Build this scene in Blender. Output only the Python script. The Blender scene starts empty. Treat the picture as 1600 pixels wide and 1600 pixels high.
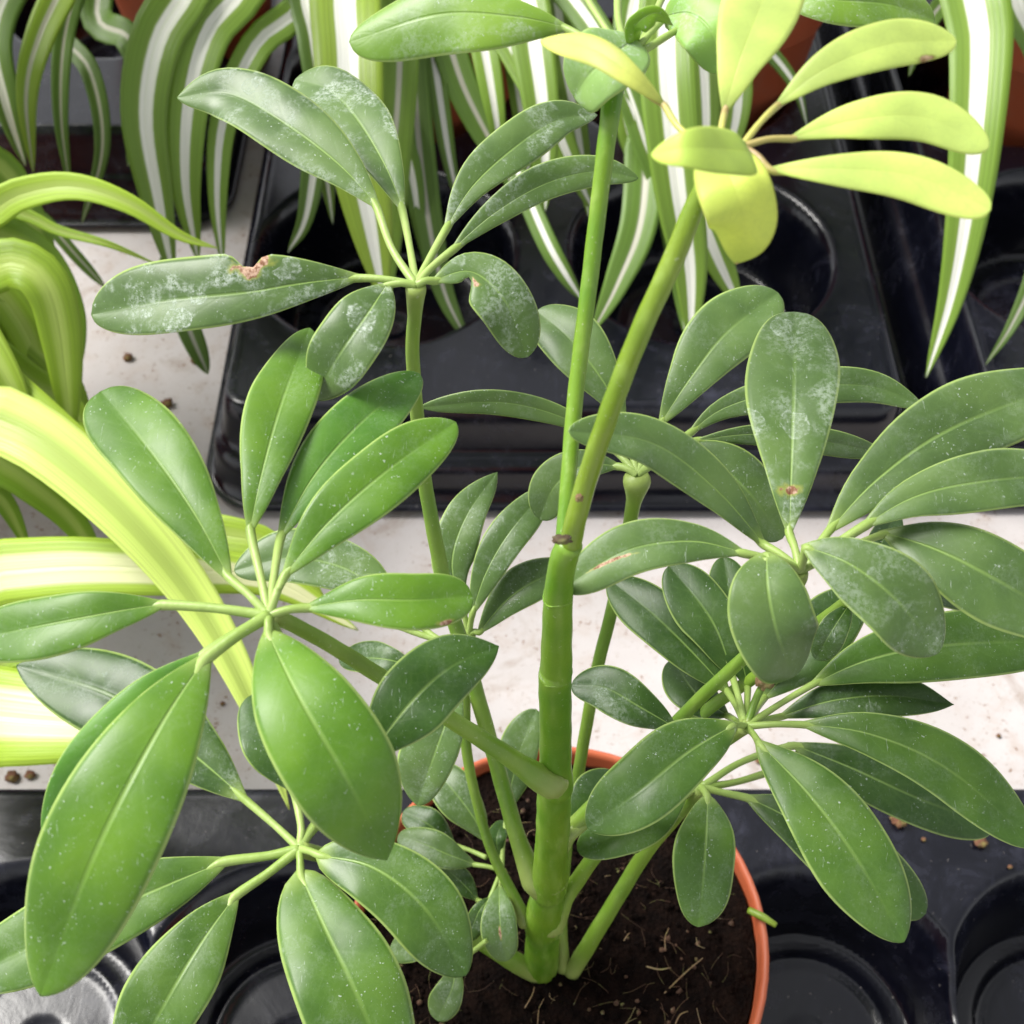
import bpy, bmesh, math, random
import numpy as np
from mathutils import Vector, Matrix
random.seed(7)
sc = bpy.context.scene
COL = sc.collection

# ------------------------------------------------------------------ camera
PITCH, F, CAMZ = math.radians(53), 2000.0, 0.477      # F: focal length in pixels of the 1600 px photo
cam = bpy.data.cameras.new("camera"); camo = bpy.data.objects.new("camera", cam); COL.objects.link(camo)
camo.location = (0, 0, CAMZ); camo.rotation_euler = (math.pi/2 - PITCH, 0, 0)
cam.sensor_width = 36; cam.lens = 36*F/1600; cam.clip_start = 0.005; cam.clip_end = 50
cam.dof.use_dof = True; cam.dof.focus_distance = 0.262; cam.dof.aperture_fstop = 36
sc.camera = camo

# ------------------------------------------------------------------ light
SUN_EL, SUN_AZ = math.radians(52), math.radians(-66)   # azimuth from +Y towards +X
w = bpy.data.worlds.new("World"); sc.world = w; w.use_nodes = True
wn, wl = w.node_tree.nodes, w.node_tree.links; wn.clear()
sky = wn.new('ShaderNodeTexSky'); sky.sky_type = 'NISHITA'; sky.sun_disc = False
sky.sun_elevation = SUN_EL; sky.sun_rotation = SUN_AZ; sky.dust_density = 2; sky.air_density = 1.0
hs = wn.new('ShaderNodeHueSaturation'); hs.inputs['Saturation'].default_value = 0.12   # bright overcast: nearly white sky
bg = wn.new('ShaderNodeBackground'); bg.inputs['Strength'].default_value = 0.06
wo = wn.new('ShaderNodeOutputWorld')
wl.new(sky.outputs[0], hs.inputs['Color']); wl.new(hs.outputs[0], bg.inputs[0]); wl.new(bg.outputs[0], wo.inputs[0])
sun = bpy.data.lights.new("sun", 'SUN'); sun.energy = 1.5; sun.angle = math.radians(28); sun.color = (1, .97, .92)
suno = bpy.data.objects.new("sun", sun); COL.objects.link(suno)
sd = Vector((math.sin(SUN_AZ)*math.cos(SUN_EL), math.cos(SUN_AZ)*math.cos(SUN_EL), math.sin(SUN_EL)))
suno.rotation_euler = sd.to_track_quat('Z', 'Y').to_euler()
vs = sc.view_settings; vs.view_transform = 'Standard'; vs.look = 'None'; vs.exposure = 1.88; vs.gamma = 1; vs.use_curve_mapping = False

# ------------------------------------------------------------------ pixel helpers (a pixel is a direction; distance comes from heights)
SP, CP = math.sin(PITCH), math.cos(PITCH)
RIGHT = Vector((1, 0, 0)); UPV = Vector((0, SP, CP)); CAM = Vector((0, 0, CAMZ)); UP = Vector((0, 0, 1))
def ray(x, y):
    a, b = (x-800)/F, -(y-800)/F
    return Vector((a, b*SP+CP, b*CP-SP))
def at_d(x, y, d): return CAM + ray(x, y)*d
def at_z(x, y, z): r = ray(x, y); return CAM + r*((CAMZ-z)/-r.z)
def at_y(x, y, Y): r = ray(x, y); return CAM + r*(Y/r.y)
def depth(p): v = p-CAM; return v.y*CP - v.z*SP

def catmull(pts, n):
    P = [Vector(p) for p in pts]
    if len(P) == 2: return [P[0].lerp(P[1], i/(n-1)) for i in range(n)]
    Q = [P[0]*2-P[1]] + P + [P[-1]*2-P[-2]]
    L = [0]
    for i in range(len(P)-1): L.append(L[-1] + (P[i+1]-P[i]).length)
    out = []
    for k in range(n):
        s = L[-1]*k/(n-1); i = 0
        while i < len(P)-2 and s > L[i+1]: i += 1
        t = (s-L[i])/max(1e-9, L[i+1]-L[i])
        a, b, c, d = Q[i:i+4]
        out.append(.5*((2*b)+(c-a)*t+(2*a-5*b+4*c-d)*t*t+(3*b-a-3*c+d)*t*t*t))
    return out

def link(name, me, parent=None, mats=(), loc=None):
    o = bpy.data.objects.new(name, me); COL.objects.link(o)
    if parent is not None: o.parent = parent
    if loc is not None: o.location = loc
    for m in mats:
        if me is not None: me.materials.append(m)
    return o
def smooth(me):
    me.polygons.foreach_set('use_smooth', [True]*len(me.polygons)); me.update()
def empty(name, loc, label, cat, group=None):
    o = bpy.data.objects.new(name, None); COL.objects.link(o); o.location = loc
    o.empty_display_size = .02
    return tag(o, label, cat, group)
def tag(o, label, cat, group=None):
    o['label'] = label; o['category'] = cat
    if group: o['group'] = group
    return o

# ------------------------------------------------------------------ materials
class NT:
    def __init__(s, name):
        s.m = bpy.data.materials.new(name); s.m.use_nodes = True
        s.t = s.m.node_tree; s.t.nodes.clear()
        s.out = s.t.nodes.new('ShaderNodeOutputMaterial')
    def n(s, typ, **kw):
        nd = s.t.nodes.new(typ)
        for k, v in kw.items(): setattr(nd, k, v)
        return nd
    def l(s, a, b): s.t.links.new(a, b)
    def val(s, sock, v):
        if isinstance(v, (int, float)): sock.default_value = v
        elif isinstance(v, (tuple, list)): sock.default_value = (*v, 1) if len(v) == 3 and len(sock.default_value) == 4 else v
        else: s.l(v, sock)
    def math(s, op, a, b=0.0, c=0.0, clamp=False):
        nd = s.n('ShaderNodeMath', operation=op, use_clamp=clamp)
        for i, v in enumerate((a, b, c)): s.val(nd.inputs[i], v)
        return nd.outputs[0]
    def ramp(s, v, lo, hi, a=0.0, b=1.0):
        nd = s.n('ShaderNodeMapRange', interpolation_type='SMOOTHSTEP')
        for i, q in enumerate((v, lo, hi, a, b)): s.val(nd.inputs[i], q)
        return nd.outputs[0]
    def mix(s, f, a, b, mode='MIX'):
        nd = s.n('ShaderNodeMix', data_type='RGBA', blend_type=mode)
        s.val(nd.inputs[0], f); s.val(nd.inputs[6], a); s.val(nd.inputs[7], b)
        return nd.outputs[2]
    def noise(s, vec, scale, detail=3, rough=.55, dist=0, w=None, dim='3D'):
        nd = s.n('ShaderNodeTexNoise', noise_dimensions='4D' if w is not None else dim)
        s.l(vec, nd.inputs['Vector']); s.val(nd.inputs['Scale'], scale); s.val(nd.inputs['Detail'], detail)
        s.val(nd.inputs['Roughness'], rough); s.val(nd.inputs['Distortion'], dist)
        if w is not None: s.val(nd.inputs['W'], w)
        return nd.outputs[0]
    def bump(s, h, strength, dist=.001):
        nd = s.n('ShaderNodeBump'); s.val(nd.inputs['Height'], h)
        nd.inputs['Strength'].default_value = strength; nd.inputs['Distance'].default_value = dist
        return nd.outputs[0]
    def principled(s, col, rough, normal=None, spec=.5, transl=0.0, tcol=None, **kw):
        p = s.n('ShaderNodeBsdfPrincipled')
        s.val(p.inputs['Base Color'], col); s.val(p.inputs['Roughness'], rough); s.val(p.inputs['Specular IOR Level'], spec)
        if normal is not None: s.l(normal, p.inputs['Normal'])
        for k, v in kw.items(): s.val(p.inputs[k], v)
        o = p.outputs[0]
        if transl:
            t = s.n('ShaderNodeBsdfTranslucent'); s.val(t.inputs[0], tcol if tcol is not None else col)
            mx = s.n('ShaderNodeMixShader'); mx.inputs[0].default_value = transl
            s.l(o, mx.inputs[1]); s.l(t.outputs[0], mx.inputs[2]); o = mx.outputs[0]
        s.l(o, s.out.inputs[0]); return p

def leaf_material(name, scars=(), transl=.17, rough=.37, under=False, young=False):
    """Glossy leaflet: object colour gives the green, its alpha the amount of dried water deposit."""
    N = NT(name)
    tc = N.n('ShaderNodeTexCoord'); oi = N.n('ShaderNodeObjectInfo')
    obj = tc.outputs['Object']; rnd = N.math('MULTIPLY', oi.outputs['Random'], 50.0)
    sx = N.n('ShaderNodeSeparateXYZ'); N.l(tc.outputs['UV'], sx.inputs[0]); u, v = sx.outputs[0], sx.outputs[1]
    c = N.math('MULTIPLY', N.math('ABSOLUTE', N.math('SUBTRACT', u, .5)), 2.0)
    big = N.noise(obj, 70, 2, w=rnd)
    fine = N.noise(obj, 900, 4, .7, w=rnd)
    base = oi.outputs['Color']
    g = N.n('ShaderNodeHueSaturation'); N.l(base, g.inputs['Color']); N.val(g.inputs['Value'], N.ramp(big, .3, .7, .78, 1.22))
    N.val(g.inputs['Hue'], N.ramp(big, .35, .7, .506, .494)); col = g.outputs[0]
    col = N.mix(N.math('MULTIPLY', N.ramp(fine, .45, .75), .12), col, (.16, .26, .12))
    # side veins run obliquely from the midrib
    ph = N.math('ADD', N.math('SUBTRACT', N.math('MULTIPLY', v, 8.0), N.math('MULTIPLY', c, 1.7)), N.math('MULTIPLY', big, 1.2))
    fr = N.math('ABSOLUTE', N.math('SUBTRACT', N.math('FRACT', ph), .5))
    vein = N.math('MULTIPLY', N.ramp(fr, .0, .16, 1, 0), N.ramp(c, .2, .95, 1, 0))
    col = N.mix(N.math('MULTIPLY', vein, .05), col, (.25, .40, .12))
    rib = N.math('MULTIPLY', N.ramp(c, .010, .070, 1, 0), N.ramp(v, .10, .92, .85 if not young else .12, .03))
    basep = N.ramp(v, .0, .13, .85, 0)
    col = N.mix(basep, col, (.30, .42, .10))
    col = N.mix(rib, col, (.27, .42, .10) if not young else (.62, .66, .12))
    edge = N.math('MULTIPLY', N.ramp(c, .925, .975), N.ramp(N.noise(obj, 160, 2, w=rnd), .25, .5, .45, 1))
    col = N.mix(N.math('MULTIPLY', edge, .8 if not young else .2), col, (.38, .52, .14) if not young else (.74, .70, .16))
    roughv = N.math('ADD', N.ramp(big, .3, .7, rough-.05, rough+.07), N.math('MULTIPLY', fine, .06))
    net = N.n('ShaderNodeTexVoronoi', feature='DISTANCE_TO_EDGE'); N.l(obj, net.inputs['Vector']); net.inputs['Scale'].default_value = 620
    nete = N.ramp(net.outputs['Distance'], 0, .10, 1, 0)
    col = N.mix(N.math('MULTIPLY', nete, .06), col, (.20, .34, .08))
    h = N.math('ADD', N.math('ADD', N.math('MULTIPLY', rib, -.6), N.math('MULTIPLY', nete, -.006)), N.math('ADD', N.math('MULTIPLY', vein, -.015), N.math('MULTIPLY', big, .9)))
    if not under and not young:
        # dried lime: patches, ring marks of drops and fine specks
        amt = oi.outputs['Alpha']
        wp = N.n('ShaderNodeVectorMath', operation='ADD'); N.l(obj, wp.inputs[0])
        nz = N.n('ShaderNodeTexNoise'); N.l(obj, nz.inputs['Vector']); nz.inputs['Scale'].default_value = 220
        sc_ = N.n('ShaderNodeVectorMath', operation='SCALE'); N.l(nz.outputs['Color'], sc_.inputs[0]); sc_.inputs['Scale'].default_value = .0042
        N.l(sc_.outputs[0], wp.inputs[1])
        off = N.n('ShaderNodeVectorMath', operation='ADD'); N.l(wp.outputs[0], off.inputs[0]); N.l(rnd, off.inputs[1])
        vo = N.n('ShaderNodeTexVoronoi', feature='F1'); N.l(off.outputs[0], vo.inputs['Vector']); vo.inputs['Scale'].default_value = 120
        dd = vo.outputs['Distance']; sep = N.n('ShaderNodeSeparateColor'); N.l(vo.outputs['Color'], sep.inputs[0])
        pick = N.math('GREATER_THAN', N.math('ADD', sep.outputs[0], N.math('MULTIPLY', amt, .80)), 1.02)
        rad = N.math('MULTIPLY_ADD', sep.outputs[1], .22, .16)
        disc = N.ramp(N.math('SUBTRACT', dd, rad), -.03, .0, 1, 0)
        ring = N.ramp(N.math('ABSOLUTE', N.math('SUBTRACT', dd, N.math('SUBTRACT', rad, .03))), 0, .045, 1, 0)
        gr = N.noise(obj, 1500, 5, .75, w=rnd)
        dep = N.math('MULTIPLY', pick, N.math('ADD', N.math('MULTIPLY', N.math('MULTIPLY', disc, N.ramp(N.noise(obj, 330, 3, .6, w=rnd), .36, .55, .45, 1)), N.ramp(gr, .42, .68, .10, .85)), N.math('MULTIPLY', N.math('MULTIPLY', ring, N.ramp(gr, .40, .60)), .5)), clamp=True)
        pat = N.noise(obj, 130, 4, .65, .6, w=N.math('ADD', rnd, 9.0))
        film = N.math('MULTIPLY', N.ramp(pat, .46, .64), N.ramp(gr, .40, .60))
        film = N.math('MULTIPLY', film, N.math('MULTIPLY', amt, .75))
        sp = N.math('MULTIPLY', N.ramp(N.noise(obj, 1700, 2, .6, w=rnd), .645, .71), N.ramp(N.noise(obj, 95, 3, .6, w=N.math('ADD', rnd, 4.0)), .43, .63, .05, 1))
        scr = N.n('ShaderNodeMapping'); N.l(obj, scr.inputs[0]); scr.inputs['Scale'].default_value = (1, .12, .35); scr.inputs['Rotation'].default_value = (.4, .2, .9)
        hair = N.math('MULTIPLY', N.ramp(N.noise(scr.outputs[0], 2200, 1, .5, 1.5, w=rnd), .70, .76), .35)
        tot = N.math('ADD', N.math('MULTIPLY', dep, N.math('MULTIPLY_ADD', amt, .7, .1)), N.math('ADD', film, N.math('MULTIPLY', N.math('ADD', sp, hair), .85)), clamp=True)
        col = N.mix(N.math('MULTIPLY', tot, .8), col, (.62, .70, .62))
        roughv = N.math('ADD', roughv, N.math('MULTIPLY', tot, .3))
        h = N.math('ADD', h, N.math('MULTIPLY', tot, .06))
    for (su, sv, ru, rv, ang) in scars:
        du = N.math('MULTIPLY', N.math('SUBTRACT', u, su), 1.0); dv = N.math('SUBTRACT', v, sv)
        ca, sa = math.cos(ang), math.sin(ang)
        a = N.math('DIVIDE', N.math('ADD', N.math('MULTIPLY', du, ca), N.math('MULTIPLY', dv, sa)), ru)
        b = N.math('DIVIDE', N.math('SUBTRACT', N.math('MULTIPLY', dv, ca), N.math('MULTIPLY', du, sa)), rv)
        r = N.math('ADD', N.math('SQRT', N.math('ADD', N.math('MULTIPLY', a, a), N.math('MULTIPLY', b, b))), N.ramp(N.noise(obj, 500, 3, w=rnd), .3, .7, -.35, .35))
        col = N.mix(N.math('MULTIPLY', N.ramp(r, .8, 1.35, 1, 0), .85), col, (.30, .33, .06))
        col = N.mix(N.ramp(r, .75, .9, 1, 0), col, N.mix(N.ramp(fine, .4, .6), (.22, .09, .045), (.62, .42, .30)))
        roughv = N.math('ADD', roughv, N.ramp(r, .75, .9, .3, 0))
    if under: col = N.mix(.35, col, (.22, .34, .12))
    N.principled(col, roughv, N.bump(h, .42, .0013), spec=.46, transl=transl, tcol=N.mix(.6, col, (.30, .50, .04)) if not young else N.mix(.4, col, (.82, .92, .30)))
    return N.m

def strap_material(name, green, pale, wid, soft, streak=.5, transl=.25, off=0.0):
    N = NT(name); tc = N.n('ShaderNodeTexCoord'); oi = N.n('ShaderNodeObjectInfo'); rnd = N.math('MULTIPLY', oi.outputs['Random'], 50.0)
    sx = N.n('ShaderNodeSeparateXYZ'); N.l(tc.outputs['UV'], sx.inputs[0]); u, v = sx.outputs[0], sx.outputs[1]
    cu = N.n('ShaderNodeCombineXYZ'); N.val(cu.inputs[0], N.math('MULTIPLY', u, 34.0)); N.val(cu.inputs[1], N.math('MULTIPLY', v, 1.1)); N.val(cu.inputs[2], rnd)
    lines = N.noise(cu.outputs[0], 1.0, 3, .6)
    cu2 = N.n('ShaderNodeCombineXYZ'); N.val(cu2.inputs[0], N.math('MULTIPLY', u, 7.0)); N.val(cu2.inputs[1], N.math('MULTIPLY', v, .8)); N.val(cu2.inputs[2], rnd)
    broad = N.noise(cu2.outputs[0], 1.0, 1)
    ctr = N.math('MULTIPLY_ADD', oi.outputs['Random'], .10, .45+off)
    c = N.math('ADD', N.math('ABSOLUTE', N.math('SUBTRACT', u, ctr)), N.math('MULTIPLY', N.math('SUBTRACT', broad, .5), .10))
    stripe = N.ramp(c, wid, wid+soft, 1, 0)
    tint = N.n('ShaderNodeHueSaturation'); N.val(tint.inputs['Color'], oi.outputs['Color']); N.val(tint.inputs['Value'], N.ramp(lines, .3, .7, .82, 1.2))
    halo = N.ramp(c, wid, wid+soft+.10, .7, 0)
    col = N.mix(N.math('MULTIPLY', halo, streak), tint.outputs[0], green)
    col = N.mix(stripe, col, N.mix(N.ramp(lines, .4, .75, 0, .5), pale, N.mix(.5, pale, green)))
    h = N.math('ADD', lines, N.math('MULTIPLY', N.ramp(N.math('ABSOLUTE', N.math('SUBTRACT', u, .5)), 0, .05), .6))
    N.principled(col, N.ramp(lines, .3, .7, .34, .46), N.bump(h, .3, .0012), transl=transl, tcol=N.mix(.35, col, (.35, .55, .04)))
    return N.m

def stalk_material(name, col1, col2, rough=.42, pale=False):
    N = NT(name); tc = N.n('ShaderNodeTexCoord'); oi = N.n('ShaderNodeObjectInfo')
    mp = N.n('ShaderNodeMapping'); N.l(tc.outputs['Object'], mp.inputs[0]); mp.inputs['Scale'].default_value = (1, 1, .18)
    a = N.noise(mp.outputs[0], 300, 3); b = N.noise(tc.outputs['Object'], 45, 2); s = N.noise(tc.outputs['Object'], 1300, 2)
    col = N.mix(N.ramp(b, .35, .65), col1, col2)
    if pale:
        sx = N.n('ShaderNodeSeparateXYZ'); N.l(tc.outputs['UV'], sx.inputs[0])
        col = N.mix(N.math('ADD', N.ramp(sx.outputs[1], .02, .16, .8, 0), N.ramp(sx.outputs[1], .93, 1., 0, .7)), col, (.30, .37, .10))
    col = N.mix(N.math('MULTIPLY', N.ramp(a, .45, .75), .35), col, (.32, .45, .10))
    col = N.mix(N.math('MULTIPLY', N.ramp(s, .68, .74), .5), col, (.45, .5, .32))
    N.principled(col, N.ramp(a, .3, .7, rough-.06, rough+.1), N.bump(N.math('ADD', a, N.math('MULTIPLY', s, .2)), .25, .0008), transl=.06)
    return N.m

M = {}
M['leaf'] = leaf_material('leaf_green')
M['leaf_under'] = leaf_material('leaf_underside', under=True, rough=.5)
M['young'] = leaf_material('leaf_young_yellow', transl=.35, rough=.45, young=True)
M['stalk'] = stalk_material('leaf_stalk_green', (.14, .27, .026), (.20, .33, .036), pale=True)
M['stalk_pale'] = stalk_material('petiolule_pale', (.24, .36, .07), (.34, .46, .13))
M['stalk_young'] = stalk_material('petiolule_young', (.36, .24, .12), (.52, .52, .12))
M['stem'] = stalk_material('stem_green', (.10, .24, .014), (.17, .31, .022), .34)
M['stem_olive'] = stalk_material('stem_olive', (.15, .25, .014), (.21, .30, .022), .34)
M['node'] = stalk_material('leaf_scar_pale', (.26, .33, .09), (.36, .40, .15))
M['brown'] = stalk_material('dried_brown', (.10, .045, .02), (.30, .19, .10), .8)
M['scorch'] = stalk_material('dark_dried_tissue', (.03, .018, .01), (.14, .09, .05), .8)
M['spider'] = strap_material('striped_strap_leaf', (.36, .48, .10), (.93, .92, .86), .125, .03)
M['spider_dull'] = strap_material('dull_striped_leaf', (.20, .30, .08), (.60, .58, .48), .06, .04)
M['lime'] = strap_material('lime_strap_leaf', (.40, .56, .06), (.50, .63, .14), .05, .20, transl=.36)
M['cream'] = strap_material('cream_strap_leaf', (.58, .70, .14), (.86, .86, .52), .20, .10, transl=.34)

def plastic(name, col, rough, dirt_sheen, spec=.5, scuff=.5):
    N = NT(name); tc = N.n('ShaderNodeTexCoord'); o = tc.outputs['Object']
    a = N.noise(o, 28, 5, .65, .8); b = N.noise(o, 160, 4, .7, .4); s = N.noise(o, 700, 3, .6)
    m = N.math('MULTIPLY', N.ramp(a, .45, .72), N.ramp(b, .35, .7))
    mp = N.n('ShaderNodeMapping'); N.l(o, mp.inputs[0]); mp.inputs['Scale'].default_value = (1, .15, 1); mp.inputs['Rotation'].default_value = (0, 0, .7)
    scr = N.ramp(N.noise(mp.outputs[0], 420, 2, .5, .8), .64, .72)
    spk = N.math('MULTIPLY', N.ramp(s, .69, .75), N.ramp(b, .4, .6))
    c = N.mix(N.math('MULTIPLY', m, scuff), col, dirt_sheen)
    c = N.mix(N.math('MULTIPLY', scr, .25*scuff), c, dirt_sheen)
    c = N.mix(N.math('MULTIPLY', spk, .7), c, (.30, .27, .25))
    N.principled(c, N.math('ADD', N.ramp(a, .3, .7, rough-.03, rough+.08), N.math('MULTIPLY', m, .12)), N.bump(N.math('ADD', a, N.math('MULTIPLY', b, .15)), .12, .0015), spec=spec)
    return N.m
M['tray'] = plastic('black_tray_plastic', (.0026, .0029, .0065), .19, (.036, .038, .062))  # second colour: bluish scuffs with reflected sky painted into them
M['pot'] = plastic('terracotta_plastic', (.46, .105, .042), .45, (.40, .15, .085), scuff=.6)

def bench_material():
    N = NT('white_bench'); tc = N.n('ShaderNodeTexCoord'); o = tc.outputs['Object']
    a = N.noise(o, 9, 5, .6, .4); b = N.noise(o, 70, 5, .7, .5); s = N.noise(o, 330, 3, .65); f = N.noise(o, 900, 2)
    c = N.mix(N.ramp(a, .35, .7), (.50, .47, .465), (.42, .39, .38))
    c = N.mix(N.math('MULTIPLY', N.ramp(b, .46, .72), .6), c, (.40, .33, .29))
    c = N.mix(N.math('MULTIPLY', N.ramp(N.noise(o, 26, 4, .6, 1.2), .56, .70), .55), c, (.30, .24, .20))
    c = N.mix(N.math('MULTIPLY', N.ramp(s, .60, .66), N.ramp(b, .44, .58)), c, (.20, .12, .075))
    c = N.mix(N.math('MULTIPLY', N.ramp(f, .665, .71), .8), c, (.25, .19, .15))
    N.principled(c, .55, N.bump(N.math('ADD', b, N.math('MULTIPLY', f, .3)), .25, .0008), spec=.35)
    return N.m
M['bench'] = bench_material()
def soil_material():
    N = NT('dark_potting_soil'); tc = N.n('ShaderNodeTexCoord'); o = tc.outputs['Object']
    a = N.noise(o, 160, 6, .75); b = N.noise(o, 1100, 4, .7); v = N.n('ShaderNodeTexVoronoi'); N.l(o, v.inputs['Vector']); v.inputs['Scale'].default_value = 700
    c = N.mix(N.ramp(a, .35, .7), (.004, .0022, .0018), (.013, .0062, .004))
    c = N.mix(N.math('MULTIPLY', N.ramp(b, .6, .75), .5), c, (.06, .028, .016))
    N.principled(c, .85, N.bump(N.math('ADD', N.math('ADD', a, b), v.outputs['Distance']), .9, .0012), spec=.08)
    return N.m
M['soil'] = soil_material()
M['fibre'] = stalk_material('straw_fibre', (.22, .13, .06), (.42, .31, .18), .7)
M['fibre_dark'] = stalk_material('root_fibre', (.045, .02, .010), (.10, .048, .025), .8)

# ------------------------------------------------------------------ builders
def tube(pts, rad, nseg=10, n=None, uvs=False, wob=0.0, cap=True):
    """Smooth tube through 3-D points with a radius per control point -> mesh arrays."""
    n = n or max(10, 7*len(pts))
    S = catmull(pts, n); R = catmull([(r, i*1.0, 0) for i, r in enumerate(rad)], n)
    # radii must follow the same arc-length parameter as the points
    L = [0]
    for i in range(len(pts)-1): L.append(L[-1]+(Vector(pts[i+1])-Vector(pts[i])).length)
    rr = np.interp(np.linspace(0, L[-1], n), L, rad)
    V, Fc = [], []
    ref = Vector((.3, 1, .2)).normalized()
    for i, p in enumerate(S):
        T = (S[min(i+1, n-1)]-S[max(i-1, 0)]).normalized()
        A = T.cross(ref).normalized(); B = T.cross(A)
        for k in range(nseg):
            a = 2*math.pi*k/nseg
            r = rr[i]*(1+wob*math.sin(3*a+i*.7))
            V.append(p + A*math.cos(a)*r + B*math.sin(a)*r)
    for i in range(n-1):
        for k in range(nseg):
            k2 = (k+1) % nseg
            Fc.append((i*nseg+k, i*nseg+k2, (i+1)*nseg+k2, (i+1)*nseg+k))
    if cap:
        Fc.append(tuple(range(nseg-1, -1, -1))); Fc.append(tuple((n-1)*nseg+k for k in range(nseg)))
    return V, Fc
def join(parts):
    V, Fc, mi = [], [], []
    for (v, f, m) in parts:
        o = len(V); V += v; Fc += [tuple(i+o for i in q) for q in f]; mi += [m]*len(f)
    return V, Fc, mi
def mesh(name, V, Fc, mi=None, origin=None):
    if origin is not None: V = [v-origin for v in V]
    me = bpy.data.meshes.new(name); me.from_pydata([tuple(v) for v in V], [], Fc)
    if mi: me.polygons.foreach_set('material_index', mi)
    smooth(me); return me

def prof_leaf(v, peak, tipe, basee):
    if v < peak: return math.sin(math.pi/2*v/peak)**basee
    t = (v-peak)/(1-peak); return max(0., 1-t**2.15)**tipe
def prof_strap(v, taper):
    return min(1., .55+v*3.)*(max(0., 1-v**taper))**.8

def blade(spine, wl_, wr_, wu=.5, roll=0., fold=.27, curl=.22, peak=.55, tipe=.52, basee=.92, n=34, m=7, th=.00028, strap=None, wave=.042, notch=None, rnd=None):
    """Leaf blade round a 3-D spine; wl_/wr_ are half-widths in photo pixels. Returns verts, faces, mat idx, uvs."""
    rnd = rnd or random
    ts = [1-(1-i/(n-1))**1.35 for i in range(n)]
    dense = catmull(spine, 120)
    def P(t): x = t*119; i = min(118, int(x)); return dense[i].lerp(dense[i+1], x-i)
    top, bot, UVt = [], [], []
    ph = rnd.random()*6.28; ph2 = rnd.random()*6.28
    for i, t in enumerate(ts):
        p = P(t); T = (P(min(1, t+.02))-P(max(0, t-.02))).normalized()
        view = (CAM-p).normalized()
        Nn = UP*wu + view*(1-wu); Nn = Nn - T*Nn.dot(T)
        if Nn.length < .05: Nn = view - T*view.dot(T)
        Nn.normalize()
        if roll: Nn = Matrix.Rotation(math.radians(roll), 3, T) @ Nn
        B = Nn.cross(T).normalized()
        pd = view.cross(T)
        fac = abs(B.dot(pd.normalized())) if pd.length > 1e-4 else 1
        fac = max(.42, fac)
        d = depth(p)
        pr = prof_strap(t, strap) if strap else prof_leaf(t, peak, tipe, basee)
        pr = max(pr, .02)
        for j in range(2*m+1):
            s = 1-j/m      # +1 = left of travel
            a = abs(s); hw = (wl_ if s > 0 else wr_)*d/F/fac*pr
            hw *= 1+wave*math.sin(9*t+ph+(2 if s > 0 else 0))
            if notch:
                side, nt, nw, nd = notch
                if (s > 0) == (side > 0): hw *= 1-nd*math.exp(-((t-nt)/nw)**2)
            hgt = (fold*a - curl*a*a + wave*1.6*a*a*math.sin(11*t+ph2+(1.7 if s > 0 else 0)))*hw
            q = p + B*(s*hw) + Nn*hgt
            e = th*(1-a**6*.8)
            top.append(q+Nn*e*.5); bot.append(q-Nn*e*.5); UVt.append(((s+1)/2, t))
    W = 2*m+1; Fc, mi = [], []
    nt = len(top)
    for i in range(n-1):
        for j in range(W-1):
            a, b, c, d_ = i*W+j, i*W+j+1, (i+1)*W+j+1, (i+1)*W+j
            Fc.append((a, b, c, d_)); mi.append(0)
            Fc.append((nt+d_, nt+c, nt+b, nt+a)); mi.append(1)
        for j in (0, W-1):
            a, d_ = i*W+j, (i+1)*W+j
            q = (a, d_, nt+d_, nt+a); Fc.append(q if j == 0 else q[::-1]); mi.append(0)
    for i in (0, n-1):
        for j in range(W-1):
            a, b = i*W+j, i*W+j+1
            q = (b, a, nt+a, nt+b); Fc.append(q if i == 0 else q[::-1]); mi.append(0)
    return top+bot, Fc, mi, UVt+UVt

def blade_object(name, parts, uvs, parent, mats, color, origin):
    V, Fc, mi = [], [], []
    for (v, f, m) in parts:
        o = len(V); V += v; Fc += [tuple(i+o for i in q) for q in f]; mi += m
    me = mesh(name, V, Fc, mi, origin)
    uv = me.uv_layers.new(name='UVMap'); full = uvs+[(.5, 0)]*(len(V)-len(uvs))
    idx = np.zeros(len(me.loops), dtype=np.int32); me.loops.foreach_get('vertex_index', idx)
    uv.data.foreach_set('uv', np.array(full, dtype=np.float32)[idx].ravel())
    o = link(name, me, parent, mats); o.location = origin - (parent.matrix_world.translation if parent else Vector())
    o.color = color
    return o

# ------------------------------------------------------------------ the setting: bench
def box(x0, x1, y0, y1, z0, z1):
    V = [Vector((x, y, z)) for z in (z0, z1) for y in (y0, y1) for x in (x0, x1)]
    return V, [(0, 2, 3, 1), (4, 5, 7, 6), (0, 1, 5, 4), (2, 6, 7, 3), (0, 4, 6, 2), (1, 3, 7, 5)]
V, Fc = box(-2, 2, -1.2, 2.2, -.04, 0)
me = bpy.data.meshes.new('bench'); me.from_pydata([tuple(v) for v in V], [], Fc)
b = link('bench', me, None, [M['bench']]); b['kind'] = 'structure'

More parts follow.
